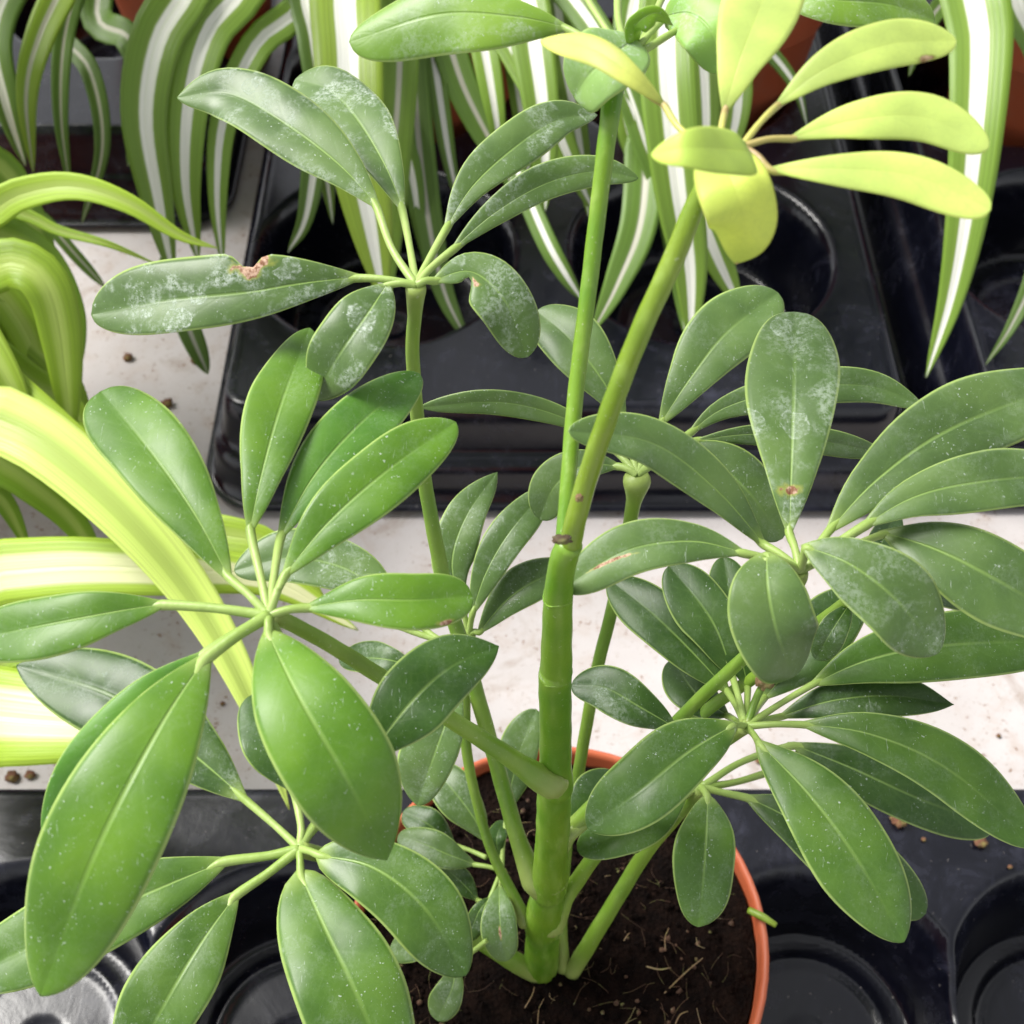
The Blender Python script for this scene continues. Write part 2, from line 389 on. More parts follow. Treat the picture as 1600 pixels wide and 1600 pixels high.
# ------------------------------------------------------------------ trays: moulded sheet with round cups
POT = Vector((.0137, .1275, 0)); PITCHC = .0896
def sstep(a, b, x): t = np.clip((x-a)/(b-a), 0, 1); return t*t*(3-2*t)
def tray(x0, x1, y0, y1, h, cups, R, res, rc, label, lip=True):
    xs = np.arange(x0, x1+res/2, res); ys = np.arange(y0, y1+res/2, res)
    X, Y = np.meshgrid(xs, ys)
    cx, cy = (x0+x1)/2, (y0+y1)/2; hx, hy = (xs[-1]-xs[0])/2, (ys[-1]-ys[0])/2
    cx, cy = (xs[-1]+xs[0])/2, (ys[-1]+ys[0])/2
    qx = np.abs(X-cx)-(hx-rc); qy = np.abs(Y-cy)-(hy-rc)
    corner = (qx > 0) & (qy > 0)
    ql = np.hypot(np.maximum(qx, 0), np.maximum(qy, 0))
    # pull corner vertices into the rounded outline
    m = np.maximum(np.maximum(qx, qy), 1e-9); sc2 = np.where(corner, m/np.maximum(ql, 1e-9), 1)
    X = np.where(corner, cx+np.sign(X-cx)*(hx-rc+qx*sc2), X); Y = np.where(corner, cy+np.sign(Y-cy)*(hy-rc+qy*sc2), Y)
    e = rc-np.where(corner, m, np.maximum(np.maximum(qx, qy), -9)); e = np.where(~corner, np.minimum(hx-np.abs(X-cx), hy-np.abs(Y-cy)), e)
    Z = .0035 + (h*.52-.0035)*sstep(.004, .0085, e) + (h-h*.52)*sstep(.0115, .0185, e)
    Z += .0012*np.exp(-((e-.0225)/.0025)**2)
    for (ux, uy, cr) in cups:
        r = np.hypot(X-ux, Y-uy)
        c = h - (h*.30)*sstep(cr+.0015, cr-.003, r) if False else None
        prof = np.where(r > cr+.002, h, 0.)
        prof = h - h*.10*(1-sstep(cr-.0015, cr+.0025, r)) - (h*.86-.003)*(1-sstep(cr-.0105, cr-.001, r))
        prof += .0016*np.exp(-((r-cr*.60)/.0016)**2) - .0012*(1-sstep(.006, .009, r))
        Z = np.minimum(Z, np.where(e > .02, prof, Z))
    rs = np.random.RandomState(3)
    V = np.stack([X, Y, Z], -1).reshape(-1, 3); ny, nx = X.shape
    i = np.arange(ny-1)[:, None]*nx+np.arange(nx-1)[None]
    Fq = np.stack([i, i+1, i+nx+1, i+nx], -1).reshape(-1, 4)
    me = bpy.data.meshes.new('plant_tray'); org = np.array([cx, cy, 0])
    me.vertices.add(len(V)); me.vertices.foreach_set('co', (V-org).ravel())
    me.loops.add(Fq.size); me.loops.foreach_set('vertex_index', Fq.ravel())
    me.polygons.add(len(Fq)); me.polygons.foreach_set('loop_start', np.arange(0, Fq.size, 4))
    me.update(calc_edges=True); smooth(me)
    o = link('plant_tray', me, None, [M['tray']], (cx, cy, .001)); tag(o, label, 'tray', 'black plant trays')
    return o
cups = [(POT.x+i*PITCHC, .122-j*PITCHC, .0475) for i in range(-3, 4) for j in range(0, 3)]
tray(-.345, .375, -.135, .2165, .045, cups, .0475, .0016, .025, 'black moulded tray with round cups under the terracotta pot')
PX = [-.062, .092, .262]
cupsb = [(x, y, .062) for x in (-.062, .092) for y in (.475, .62)]
tray(-.1455, .1905, .3565, .80, .056, cupsb, .06, .0022, .03, 'scuffed black tray behind the white bench strip, its rounded corner showing')
cupsl = [(x, y, .062) for x in (-.235, -.39) for y in (.70, .85)]
tray(-.50, -.158, .555, .97, .056, cupsl, .06, .0026, .03, 'black tray standing beyond the lime strap-leaved plant, under striped leaves')
cupsc = [(x, y, .062) for x in (.275, .42) for y in (.475, .62)]
tray(.1935, .53, .3585, .80, .056, cupsc, .06, .0022, .03, 'scuffed black tray butted against its neighbour by a narrow dark gap')

# ------------------------------------------------------------------ terracotta pots
def lathe(profile, n=64):
    V, Fc = [], []
    for (r, z) in profile:
        for k in range(n):
            a = 2*math.pi*k/n; V.append(Vector((r*math.cos(a), r*math.sin(a), z)))
    for i in range(len(profile)-1):
        for k in range(n):
            k2 = (k+1) % n; Fc.append((i*n+k, i*n+k2, (i+1)*n+k2, (i+1)*n+k))
    return V, Fc
def soil_mesh(R, n=56, rings=30, amp=.0022, seed=1):
    rs = random.Random(seed); V = [Vector((0, 0, 0))]; Fc = []
    from mathutils import noise
    for i in range(1, rings+1):
        r = R*i/rings
        for k in range(n):
            a = 2*math.pi*k/n; x, y = r*math.cos(a), r*math.sin(a)
            z = amp*(noise.noise(Vector((x*60, y*60, seed)))*1.1+noise.noise(Vector((x*190, y*190, seed+5)))*.7+noise.noise(Vector((x*520, y*520, seed+9)))*.45)
            z += .002*max(0, (i/rings-.85)/.15)
            V.append(Vector((x, y, z)))
    for k in range(n): Fc.append((0, 1+k, 1+(k+1) % n))
    for i in range(rings-1):
        for k in range(n):
            k2 = (k+1) % n; Fc.append((1+i*n+k, 1+(i+1)*n+k, 1+(i+1)*n+k2, 1+i*n+k2))
    return V, Fc
def plant_pot(loc, z0, R, label, seed, rz=.10, hi=False, group=None):
    root = empty('plant_pot', (loc.x, loc.y, z0), label, 'pot', group)
    h = rz-z0
    body = [(.0, .002), (R*.66, .002), (R*.68, 0), (R*.70, .002), (R*.93, h-.019), (R*.945, h-.0175)]
    V, Fc = lathe(body); link('pot_wall', mesh('pot_wall', V, Fc), root, [M['pot']])
    rim = [(R*.945, h-.0178), (R*.985, h-.0172), (R*.992, h-.0155), (R*.999, h-.0012), (R*.994, h-.0002), (R*.985, h), (R*.968, h-.0006), (R*.962, h-.0025), (R*.93, h-.03), (R*.90, h-.045)]
    V, Fc = lathe(rim); link('rim', mesh('rim', V, Fc), root, [M['pot']])
    V, Fc = soil_mesh(R*.945, *((110, 70) if hi else (40, 18)), seed=seed)
    s = link('soil', mesh('soil', V, Fc), root, [M['soil']]); s.location = (0, 0, h-.0085); s['kind'] = 'stuff'
    return root, s
pot, soil = plant_pot(POT, .0052, .0621, 'terracotta plastic pot of dark soil holding the umbrella plant', 1, .1, True)
SOILZ = .0915

# ------------------------------------------------------------------ umbrella plant (schefflera-like)
base = at_z(845, 1512, SOILZ-.002); Y0 = base.y
plant = empty('umbrella_plant', base, 'green umbrella plant with glossy fingered leaves growing in terracotta pot', 'plant')
bpy.context.view_layer.update()
def px_r(wpx, p): return wpx*.5*depth(p)/F
def stalk(name, pxs, parent, mats, origin, nseg=12, extra=(), wob=.02):
    """pxs: list of (point, width px)."""
    V, Fc = tube([p for p, _ in pxs], [px_r(wd, p) for p, wd in pxs], nseg, n=10*len(pxs), wob=wob)
    V, Fc, mi = join([(V, Fc, 0)]+[(v, f, m) for (v, f, m) in extra])
    me_ = mesh(name, V, Fc, mi, origin)
    nr = 10*len(pxs); uv = me_.uv_layers.new(name='UVMap'); vv = np.zeros((len(V), 2), dtype=np.float32); vv[:nr*nseg, 1] = np.repeat(np.linspace(0, 1, nr), nseg)
    idx = np.zeros(len(me_.loops), dtype=np.int32); me_.loops.foreach_get('vertex_index', idx); uv.data.foreach_set('uv', vv[idx].ravel())
    o = link(name, me_, parent, mats)
    o.location = origin-(parent.matrix_world.translation if parent else Vector())
    bpy.context.view_layer.update()
    return o
def SY(x, y, dy=0.): return at_y(x, y, Y0+dy)
st = [(845, 1530, 56), (846, 1500, 55), (848, 1460, 52), (849, 1445, 60), (852, 1425, 60), (855, 1395, 50), (857, 1388, 57), (860, 1370, 58), (862, 1320, 52), (864, 1300, 54), (866, 1240, 54), (868, 1225, 58), (868, 1200, 51), (868, 1120, 51), (867, 1065, 52), (868, 1052, 53), (869, 1040, 51), (872, 940, 46), (876, 900, 44), (882, 868, 44), (892, 850, 40)]
stem = stalk('stem', [(SY(x, y), wd) for x, y, wd in st], plant, [M['stem']], base, 18, wob=.015)
ypts = [(886, 872, 36, 0), (899, 815, 34, .001), (914, 760, 33, .003), (950, 650, 33, .006), (1000, 520, 34, .011), (1050, 410, 35, .016), (1085, 325, 34, .020), (1120, 262, 30, .022), (1160, 228, 24, .024)]
stem2 = stalk('branch', [(SY(x, y, q), wd) for x, y, wd, q in ypts], plant, [M['stem_olive']], SY(884, 872), 16)
tpts = [(874, 888, 26, .004), (880, 845, 25, .009), (887, 760, 25, .017), (899, 620, 26, .030), (920, 450, 27, .042), (938, 300, 28, .052), (950, 205, 30, .058), (960, 135, 34, .063), (972, 104, 30, .065), (982, 92, 22, .065)]
stem3 = stalk('branch', [(SY(x, y, q), wd) for x, y, wd, q in tpts], plant, [M['stem']], SY(874, 888), 14)
def scar_ring(x, y, wpx, tilt, mat='brown'):
    c = SY(x, y); R0 = px_r(wpx, c)
    pts = [c+Vector((R0*math.cos(a), R0*math.sin(a), tilt*R0*math.cos(a)+.0004*math.sin(3*a))) for a in np.linspace(0, 2*math.pi, 25)]
    V, Fc = tube(pts, [.00016+.00008*math.sin(i*2.1) for i in range(25)], 6, n=60)
    o = link('leaf_scar', mesh('leaf_scar', V, Fc, None, c), plant, [M[mat]]); o.location = c-base
for q in [(868, 1052, 51, .15, 'stem'), (868, 1222, 54.5, -.3, 'stalk'), (860, 1372, 55.5, .5, 'stalk'), (851, 1442, 57, -.4, 'stalk'), (872, 930, 45.5, .2, 'stem')]: scar_ring(*q)
# torn tip at the fork, leaf-scar collars and a bud scar
def lump(p, r, mat, name, parent, sq=(1, 1, .6), seed=0):
    from mathutils import noise
    bm = bmesh.new(); bmesh.ops.create_icosphere(bm, subdivisions=3, radius=1)
    for v in bm.verts:
        k = 1+.45*noise.noise(v.co*2.3+Vector((seed, 0, 0)))+.25*noise.noise(v.co*6+Vector((seed, 3, 0)))
        v.co = Vector((v.co.x*r*sq[0]*k, v.co.y*r*sq[1]*k, v.co.z*r*sq[2]*k))
    me = bpy.data.meshes.new(name); bm.to_mesh(me); bm.free(); smooth(me)
    o = link(name, me, parent, [mat]); o.location = p-(parent.matrix_world.translation if parent else Vector()); return o
lump(SY(878, 843, -.0030), .0009, M['scorch'], 'dried_tip', plant, (1.7, .9, .7), 2)
lump(SY(905, 778, -.001), .0006, M['brown'], 'bud_scar', plant, (1, 1, 1.2), 4)

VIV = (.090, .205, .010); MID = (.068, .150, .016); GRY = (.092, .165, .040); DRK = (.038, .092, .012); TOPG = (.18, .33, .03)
YEL = (.62, .75, .20); YE2 = (.58, .74, .14)
rr = random.Random(11)
def leaflet(parent, hub, hubz, pts, wl_, wr_, rise=-.006, arch=.004, dz=0., tint=MID, stain=.15, petw=15, ctrl=None, mat=None, zs=None, young=False, scar=None, **kw):
    zb = hubz+dz
    n = len(pts)
    L = [0]
    for i in range(n-1): L.append(L[-1]+math.hypot(pts[i+1][0]-pts[i][0], pts[i+1][1]-pts[i][1]))
    sp = []
    for i, (x, y) in enumerate(pts):
        v = L[i]/L[-1]; sp.append(at_z(x, y, zb+rise*v**1.2+arch*4*v*(1-v)))
    k = 1+rr.uniform(-.10, .10)
    col = (tint[0]*k, tint[1]*k, tint[2]*k, stain)
    V, Fc, mi, uv = blade(sp, wl_*1.01, wr_*1.01, rnd=rr, **kw)
    parts = [(V, Fc, mi)]
    if hub is not None:
        h3 = at_z(hub[0], hub[1], hubz)
        dn = catmull(sp, 60); dv = (dn[4]-dn[0])
        petw *= .88
        cpts = [h3] + ([at_z(ctrl[0], ctrl[1], (hubz+zb)/2)] if ctrl else [h3.lerp(dn[2], .5)+UP*.0005]) + [dn[2]-UP*.0002, dn[6]-UP*.0007, dn[11]-UP*.0012]
        rad = [px_r(petw*1.05, h3), px_r(petw*.88, h3)] + [px_r(petw*1.05, sp[0]), px_r(petw*.7, sp[0]), px_r(petw*.3, sp[0])]
        tv, tf = tube(cpts, rad, 10, n=26)
        parts.append((tv, tf, [2]*len(tf)))
    mats = [mat or ((leaf_material('leaf_young_browned', scar, transl=.35, rough=.45, young=True) if scar else M['young']) if young else (leaf_material('leaf_scarred', scar) if scar else M['leaf'])), M['young'] if young else M['leaf_under'], M['stalk_young'] if young else M['stalk_pale']]
    return blade_object('leaflet', parts, uv, parent, mats, col, sp[0])

def hubz(x, y, d): return at_d(x, y, d).z
def whorl(hub, d, path, leaves, tint, stain, name='leaf_stalk', mat='stalk', zp=1., **common):
    """path: stalk from its node on the stem up to the hub as (x, y, point or None for interpolation, width)."""
    z = hubz(hub[0], hub[1], d)
    pts = []
    if path:
        z0 = path[0][3]
        Ls = [0]
        for i in range(len(path)-1): Ls.append(Ls[-1]+math.hypot(path[i+1][0]-path[i][0], path[i+1][1]-path[i][1]))
        for i, q in enumerate(path):
            v = (Ls[i]/Ls[-1])**zp; pts.append((at_z(q[0], q[1], z0+(z-z0)*v), q[2]))
        o = stalk(name, pts, plant, [M[mat], M['node']], pts[0][0])
    else:
        h3 = at_z(*hub, z); o = stalk(name, [(h3-UP*.004, 18), (h3, 18), (h3+UP*.001, 8)], plant, [M[mat]], h3)
    for lf in leaves:
        lf = dict(common, **lf); lf.setdefault('tint', tint); lf.setdefault('stain', stain)
        hb = lf.pop('hub', hub); hz = z + lf.pop('hz', 0)
        leaflet(o, hb, hz, lf.pop('p'), lf.pop('w')[0], lf.pop('w2', None) or lf_w(lf), **{k: v for k, v in lf.items() if k not in ('_w',)})
    return o
def lf_w(lf): return lf.pop('_w')
def D(p, w1, w2=None, **kw):
    return dict(p=p, w=(w1,), _w=w2 if w2 is not None else w1, **kw)
def nz(x, y): return SY(x, y).z

# A: top left, dusted with lime
whorl((650, 446), .235, [(846, 1396, 30, nz(846, 1396)+.004), (834, 1376, 42), (822, 1345, 33), (806, 1300, 27), (772, 1180, 25), (735, 1050, 25), (700, 935, 24), (672, 800, 23), (656, 690, 22), (645, 560, 22), (648, 490, 23), (650, 452, 34), (650, 446, 30)], [
 D([(597, 331), (530, 258), (440, 190), (355, 146), (277, 153)], 50, 52, rise=.006, ctrl=(612, 388), tipe=.75, dz=.002),
 D([(632, 335), (603, 262), (560, 190), (515, 142), (462, 124)], 46, 46, rise=.002, ctrl=(640, 385), dz=-.003, stain=.9),
 D([(692, 365), (738, 292), (808, 228), (872, 188), (933, 180)], 40, 34, rise=.004, ctrl=(668, 410), tipe=.8),
 D([(700, 396), (770, 335), (850, 288), (930, 268), (997, 279)], 30, 26, rise=.006, ctrl=(672, 420), roll=18, tipe=.6, dz=.001),
 D([(572, 432), (480, 442), (380, 458), (260, 470), (143, 492)], 50, 66, rise=-.004, tipe=.5, stain=1., notch=(-1, .40, .045, .42), scar=[(.10, .39, .15, .065, .2)], peak=.62, wu=.35),
 D([(608, 440), (575, 490), (532, 552), (490, 624)], 50, 52, rise=-.012, stain=.95, tipe=.7, peak=.5),
 D([(672, 440), (735, 425), (788, 470), (824, 558)], 44, 46, rise=-.012, stain=.7, notch=(-1, .28, .09, .75), scar=[(.25, .36, .10, .035, .3)], wave=.06, tipe=.6, peak=.6),
], GRY, .6, petw=15, wu=.55)

# B: big glossy rosette on the left
whorl((420, 962), .205, [(878, 1222, 26, nz(878, 1222)+.005), (862, 1226, 46), (835, 1210, 42), (795, 1182, 31), (690, 1115, 27), (600, 1060, 26), (520, 1010, 25), (450, 972, 25), (420, 962, 28)], [
 D([(362, 912), (305, 805), (235, 705), (158, 612)], 64, 62, rise=.004, tipe=.42, peak=.68, basee=.8, wu=.45),
 D([(388, 842), (408, 745), (440, 630), (484, 513)], 50, 50, rise=.002, ctrl=(408, 905), tipe=.65),
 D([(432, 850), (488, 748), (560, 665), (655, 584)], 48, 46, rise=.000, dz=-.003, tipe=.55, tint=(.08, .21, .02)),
 D([(437, 908), (512, 818), (602, 738), (712, 660)], 52, 52, rise=.004, tipe=.6, dz=.002),
 D([(470, 950), (560, 938), (650, 938), (738, 932)], 44, 46, rise=-.002, tipe=.45, peak=.66, scar=[(.06, .80, .05, .05, 0)]),
 D([(330, 1012), (222, 1092), (135, 1182), (66, 1300)], 26, 34, rise=-.012, dz=-.004, tint=(.075, .21, .016), tipe=.7),
 D([(330, 1015), (248, 1140), (150, 1330), (64, 1556)], 92, 90, rise=-.022, arch=.010, tipe=.66, peak=.54, petw=24, stain=.06, tint=VIV, fold=.16, wave=.012),
 D([(268, 942), (175, 957), (80, 975), (-70, 1005)], 50, 46, rise=-.006, arch=.003, petw=19, tipe=.6),
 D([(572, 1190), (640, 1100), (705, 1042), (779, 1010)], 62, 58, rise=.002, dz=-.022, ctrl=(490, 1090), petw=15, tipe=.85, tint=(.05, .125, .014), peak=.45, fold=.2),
 D([(415, 982), (468, 1090), (540, 1215), (604, 1343)], 88, 86, rise=-.016, arch=.008, tipe=.80, peak=.56, basee=.75, stain=.06, fold=.16, wave=.012),
], VIV, .10, petw=17)

# C: lower left
whorl((468, 1326), .315, [(838, 1520, 34, SOILZ), (800, 1500, 32), (738, 1462, 27), (640, 1405, 24), (540, 1350, 23), (468, 1326, 26)], [
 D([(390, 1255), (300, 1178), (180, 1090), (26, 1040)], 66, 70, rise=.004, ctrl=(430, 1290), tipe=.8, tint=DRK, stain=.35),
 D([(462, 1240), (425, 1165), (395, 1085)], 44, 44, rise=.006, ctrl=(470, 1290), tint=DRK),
 D([(365, 1340), (240, 1392), (110, 1450), (-70, 1535)], 62, 66, rise=-.004, ctrl=(420, 1337), petw=18),
 D([(375, 1390), (318, 1468), (262, 1560), (195, 1690)], 58, 66, rise=-.012, ctrl=(418, 1365), petw=18, arch=.005),
 D([(466, 1358), (508, 1450), (560, 1560), (625, 1720)], 74, 92, rise=-.014, arch=.006, basee=.58),
 D([(492, 1335), (582, 1355), (664, 1420), (728, 1524)], 56, 64, rise=-.012, arch=.006, basee=.58, tipe=.6, dz=.003),
 D([(492, 1290), (520, 1255), (560, 1215)], 20, 26, rise=.002, dz=-.004, petw=20),
], MID, .15, wu=.45)

# G: small rosette behind the stem on the left
whorl((733, 990), .305, [(822, 1442, 26, nz(822, 1442)), (808, 1410, 18), (768, 1330, 16), (742, 1240, 16), (728, 1160, 17), (728, 1060, 18), (733, 990, 22)], [
 D([(722, 950), (706, 880), (728, 808), (777, 738)], 36, 34, rise=.014, dz=.006, tipe=.9, peak=.45, wave=.07),
 D([(736, 965), (758, 898), (796, 832), (856, 762)], 30, 32, rise=.014, dz=.006),
 D([(745, 992), (792, 938), (842, 905), (900, 885)], 34, 30, rise=.006, dz=.001),
 D([(720, 1060), (700, 1120), (675, 1190), (652, 1258)], 34, 52, rise=-.02, dz=-.006, wave=.05, tipe=.6),
 D([(655, 1045), (600, 1030), (530, 1028)], 24, 26, rise=-.006, dz=-.010, tint=DRK, ctrl=(690, 1020)),
 D([(628, 985), (560, 900), (460, 872), (366, 892)], 40, 46, rise=.004, dz=.0, ctrl=(690, 1000), wu=.6, stain=.5),
 D([(655, 975), (610, 930), (560, 900)], 16, 18, rise=.01, ctrl=(690, 1000)),
], GRY, .3, petw=12)

# H: tiny low rosette by the stem
whorl((784, 1360), .352, [(832, 1452, 22, nz(832, 1452)), (812, 1420, 14), (796, 1385, 13), (784, 1360, 14)], [
 D([(760, 1316), (738, 1275), (705, 1232), (668, 1192)], 34, 32, rise=.006),
 D([(745, 1352), (700, 1335), (660, 1318), (622, 1305)], 26, 26, rise=.002),
 D([(712, 1322), (672, 1290), (630, 1268)], 26, 24, rise=.004, dz=-.006, tint=DRK, hub=(760, 1340)),
 D([(780, 1378), (780, 1420), (783, 1460), (790, 1502)], 27, 30, rise=-.008, peak=.6, scar=[(.48, .62, .03, .07, 0)]),
 D([(780, 1340), (776, 1310), (786, 1282)], 15, 15, rise=.004, tint=DRK),
 D([(792, 1272), (800, 1220), (815, 1165), (838, 1108)], 34, 30, rise=.02, ctrl=(786, 1320), dz=.006),
 D([(748, 1408), (722, 1380), (690, 1352)], 20, 20, rise=-.002, dz=-.008, tint=DRK, hub=(775, 1420)),
 D([(768, 1400), (748, 1425), (730, 1470)], 18, 14, rise=-.008, tint=DRK),
 D([(690, 1500), (655, 1478), (608, 1490)], 24, 26, rise=-.004, hub=(760, 1470), ctrl=(730, 1490), dz=-.010, tint=GRY),
 D([(712, 1502), (706, 1545), (682, 1594)], 22, 28, rise=-.006, hub=(760, 1470), ctrl=(735, 1490), dz=-.012, tint=GRY, peak=.65),
], GRY, .3, petw=9, n=24, m=5, wu=.45)

# I: rosette behind the stem on the right
whorl((995, 742), .285, [(880, 1515, 22, SOILZ), (878, 1440, 18), (888, 1300, 17), (905, 1200, 19), (930, 1060, 20), (958, 945, 20), (978, 850, 20), (990, 785, 24), (995, 752, 46), (995, 742, 36)], [
 D([(1028, 668), (1078, 592), (1135, 520), (1216, 458)], 54, 50, rise=.012, tipe=.5, peak=.66, wave=.04),
 D([(978, 660), (938, 590), (888, 528), (838, 486)], 44, 46, rise=.010, tipe=.45, peak=.64),
 D([(960, 700), (880, 652), (780, 628), (656, 636)], 20, 20, rise=.0, wu=.2, roll=-30, tipe=.7),
 D([(1068, 684), (1135, 636), (1250, 606), (1360, 604), (1445, 637)], 28, 30, rise=.002, roll=10, tipe=.7),
 D([(1075, 690), (1180, 678), (1290, 690), (1378, 708)], 20, 22, rise=-.004, roll=30, tipe=.5, peak=.6),
 D([(972, 728), (912, 728), (868, 758), (843, 811)], 34, 36, rise=-.012, tipe=.5, peak=.62),
 D([(1040, 705), (1110, 720), (1170, 770), (1222, 842)], 44, 50, rise=-.010, dz=-.002),
], GRY, .15, petw=14)

# J: rosette on the right, nearest leaves
whorl((1250, 892), .224, [(862, 1336, 34, nz(862, 1336)+.002), (872, 1322, 38), (905, 1282, 27), (1000, 1190, 23), (1085, 1100, 21), (1170, 1020, 21), (1222, 960, 21), (1248, 905, 26), (1250, 892, 24)], [
 D([(1233, 845), (1236, 735), (1240, 610), (1243, 488)], 72, 68, rise=.010, tipe=.45, peak=.64, stain=.55, basee=1.05, scar=[(.50, .185, .26, .022, 0)]),
 D([(1200, 858), (1118, 765), (1018, 692), (888, 674)], 38, 40, rise=.026, tipe=.5, peak=.55, dz=-.001),
 D([(1172, 866), (1080, 846), (975, 862), (879, 920)], 42, 40, rise=-.004, tipe=.5, peak=.6, scar=[(.56, .72, .03, .14, .35)], dz=.004),
 D([(1287, 838), (1372, 748), (1490, 668), (1690, 590)], 62, 64, rise=.008, dz=.002),
 D([(1342, 826), (1430, 776), (1540, 752), (1710, 738)], 46, 48, rise=.004, dz=.004, petw=18),
 D([(1372, 830), (1460, 858), (1555, 905), (1690, 985)], 62, 66, rise=-.004, petw=14),
 D([(1252, 852), (1328, 882), (1402, 940), (1466, 1020)], 62, 62, rise=-.008, dz=.006, tipe=.62, basee=.8, stain=.35, peak=.58),
 D([(1197, 862), (1200, 925), (1215, 995), (1240, 1057)], 66, 66, rise=-.014, dz=.005, tipe=.55, peak=.52, basee=.6),
], GRY, .15, petw=16, wu=.5, zp=1.2)
# a second stalk leaves the same node region and carries leaflets that hide under it
whorl((1345, 925), .243, [(872, 1316, 28, nz(872, 1316)), (905, 1290, 24), (1000, 1215, 20), (1100, 1114, 20), (1195, 1047, 20), (1265, 985, 20), (1345, 925, 22)], [
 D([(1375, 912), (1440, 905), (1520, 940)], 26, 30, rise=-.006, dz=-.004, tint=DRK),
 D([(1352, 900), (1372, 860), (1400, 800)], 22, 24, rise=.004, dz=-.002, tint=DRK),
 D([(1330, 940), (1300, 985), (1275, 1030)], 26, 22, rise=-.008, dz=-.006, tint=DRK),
], MID, .2, petw=14, zp=1.5)

# K: rosette below it
whorl((1165, 1135), .265, [(848, 1448, 34, nz(848, 1448)+.004), (862, 1442, 44), (874, 1420, 34), (892, 1390, 26), (960, 1300, 22), (1060, 1210, 20), (1130, 1160, 20), (1165, 1135, 24)], [
 D([(1152, 1130), (1080, 1172), (1000, 1235), (918, 1294)], 54, 60, rise=-.008, dz=.009, tipe=.6, basee=.75, tint=MID),
 D([(1180, 1155), (1262, 1240), (1340, 1345), (1412, 1472)], 62, 66, rise=-.012, dz=.006, arch=.006, tipe=.7, basee=.8, peak=.58),
 D([(1244, 1130), (1362, 1148), (1485, 1205), (1618, 1320)], 48, 46, rise=-.006, arch=.006, dz=.002),
 D([(1262, 1072), (1360, 1030), (1480, 1008), (1670, 1000)], 52, 56, rise=.006),
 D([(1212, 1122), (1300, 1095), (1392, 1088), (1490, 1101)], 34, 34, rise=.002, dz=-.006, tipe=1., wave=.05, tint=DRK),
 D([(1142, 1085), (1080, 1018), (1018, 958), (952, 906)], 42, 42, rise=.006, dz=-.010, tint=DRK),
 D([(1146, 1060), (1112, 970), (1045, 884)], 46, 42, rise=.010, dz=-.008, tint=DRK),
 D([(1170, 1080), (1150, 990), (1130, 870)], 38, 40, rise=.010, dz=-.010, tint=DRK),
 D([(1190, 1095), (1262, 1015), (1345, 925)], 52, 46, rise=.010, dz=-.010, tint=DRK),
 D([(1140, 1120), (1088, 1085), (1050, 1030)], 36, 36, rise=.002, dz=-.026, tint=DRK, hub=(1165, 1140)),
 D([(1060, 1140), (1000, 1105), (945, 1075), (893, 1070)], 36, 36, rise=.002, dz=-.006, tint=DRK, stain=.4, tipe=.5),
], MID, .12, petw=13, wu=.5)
# stub with a dried brown end
stub = stalk('dried_stub', [(at_z(1168, 1130, hubz(1165, 1135, .265)), 12), (at_z(1180, 1095, hubz(1165, 1135, .265)+.002), 12), (at_z(1192, 1070, hubz(1165, 1135, .265)+.004), 12)], plant, [M['stalk']], at_z(1168, 1130, hubz(1165, 1135, .265)))
lump(at_z(1195, 1064, hubz(1165, 1135, .265)+.005), .0018, M['brown'], 'dried_end', stub, (1, 1, 1), 8)

# M: lowest right
whorl((1096, 1230), .318, [(893, 1520, 26, SOILZ), (910, 1492, 27), (960, 1410, 25), (1010, 1330, 24), (1060, 1270, 24), (1096, 1230, 26)], [
 D([(1106, 1240), (1103, 1310), (1098, 1380), (1090, 1448)], 48, 48, rise=-.014, tipe=.62, basee=.7, peak=.5, dz=.003),
 D([(1076, 1238), (1022, 1276), (962, 1305), (902, 1328)], 36, 40, rise=-.004, dz=-.002),
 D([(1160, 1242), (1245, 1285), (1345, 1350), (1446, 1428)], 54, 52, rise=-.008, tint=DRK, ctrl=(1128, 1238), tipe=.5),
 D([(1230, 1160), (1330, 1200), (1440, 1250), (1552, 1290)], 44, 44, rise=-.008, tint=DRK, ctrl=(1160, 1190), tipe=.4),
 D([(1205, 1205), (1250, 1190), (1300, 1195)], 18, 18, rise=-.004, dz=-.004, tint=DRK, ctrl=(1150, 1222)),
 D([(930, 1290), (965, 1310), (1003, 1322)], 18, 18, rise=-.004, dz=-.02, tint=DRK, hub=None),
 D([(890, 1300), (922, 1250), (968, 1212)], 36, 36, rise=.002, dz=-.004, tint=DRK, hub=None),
], MID, .14, petw=14, wu=.5)

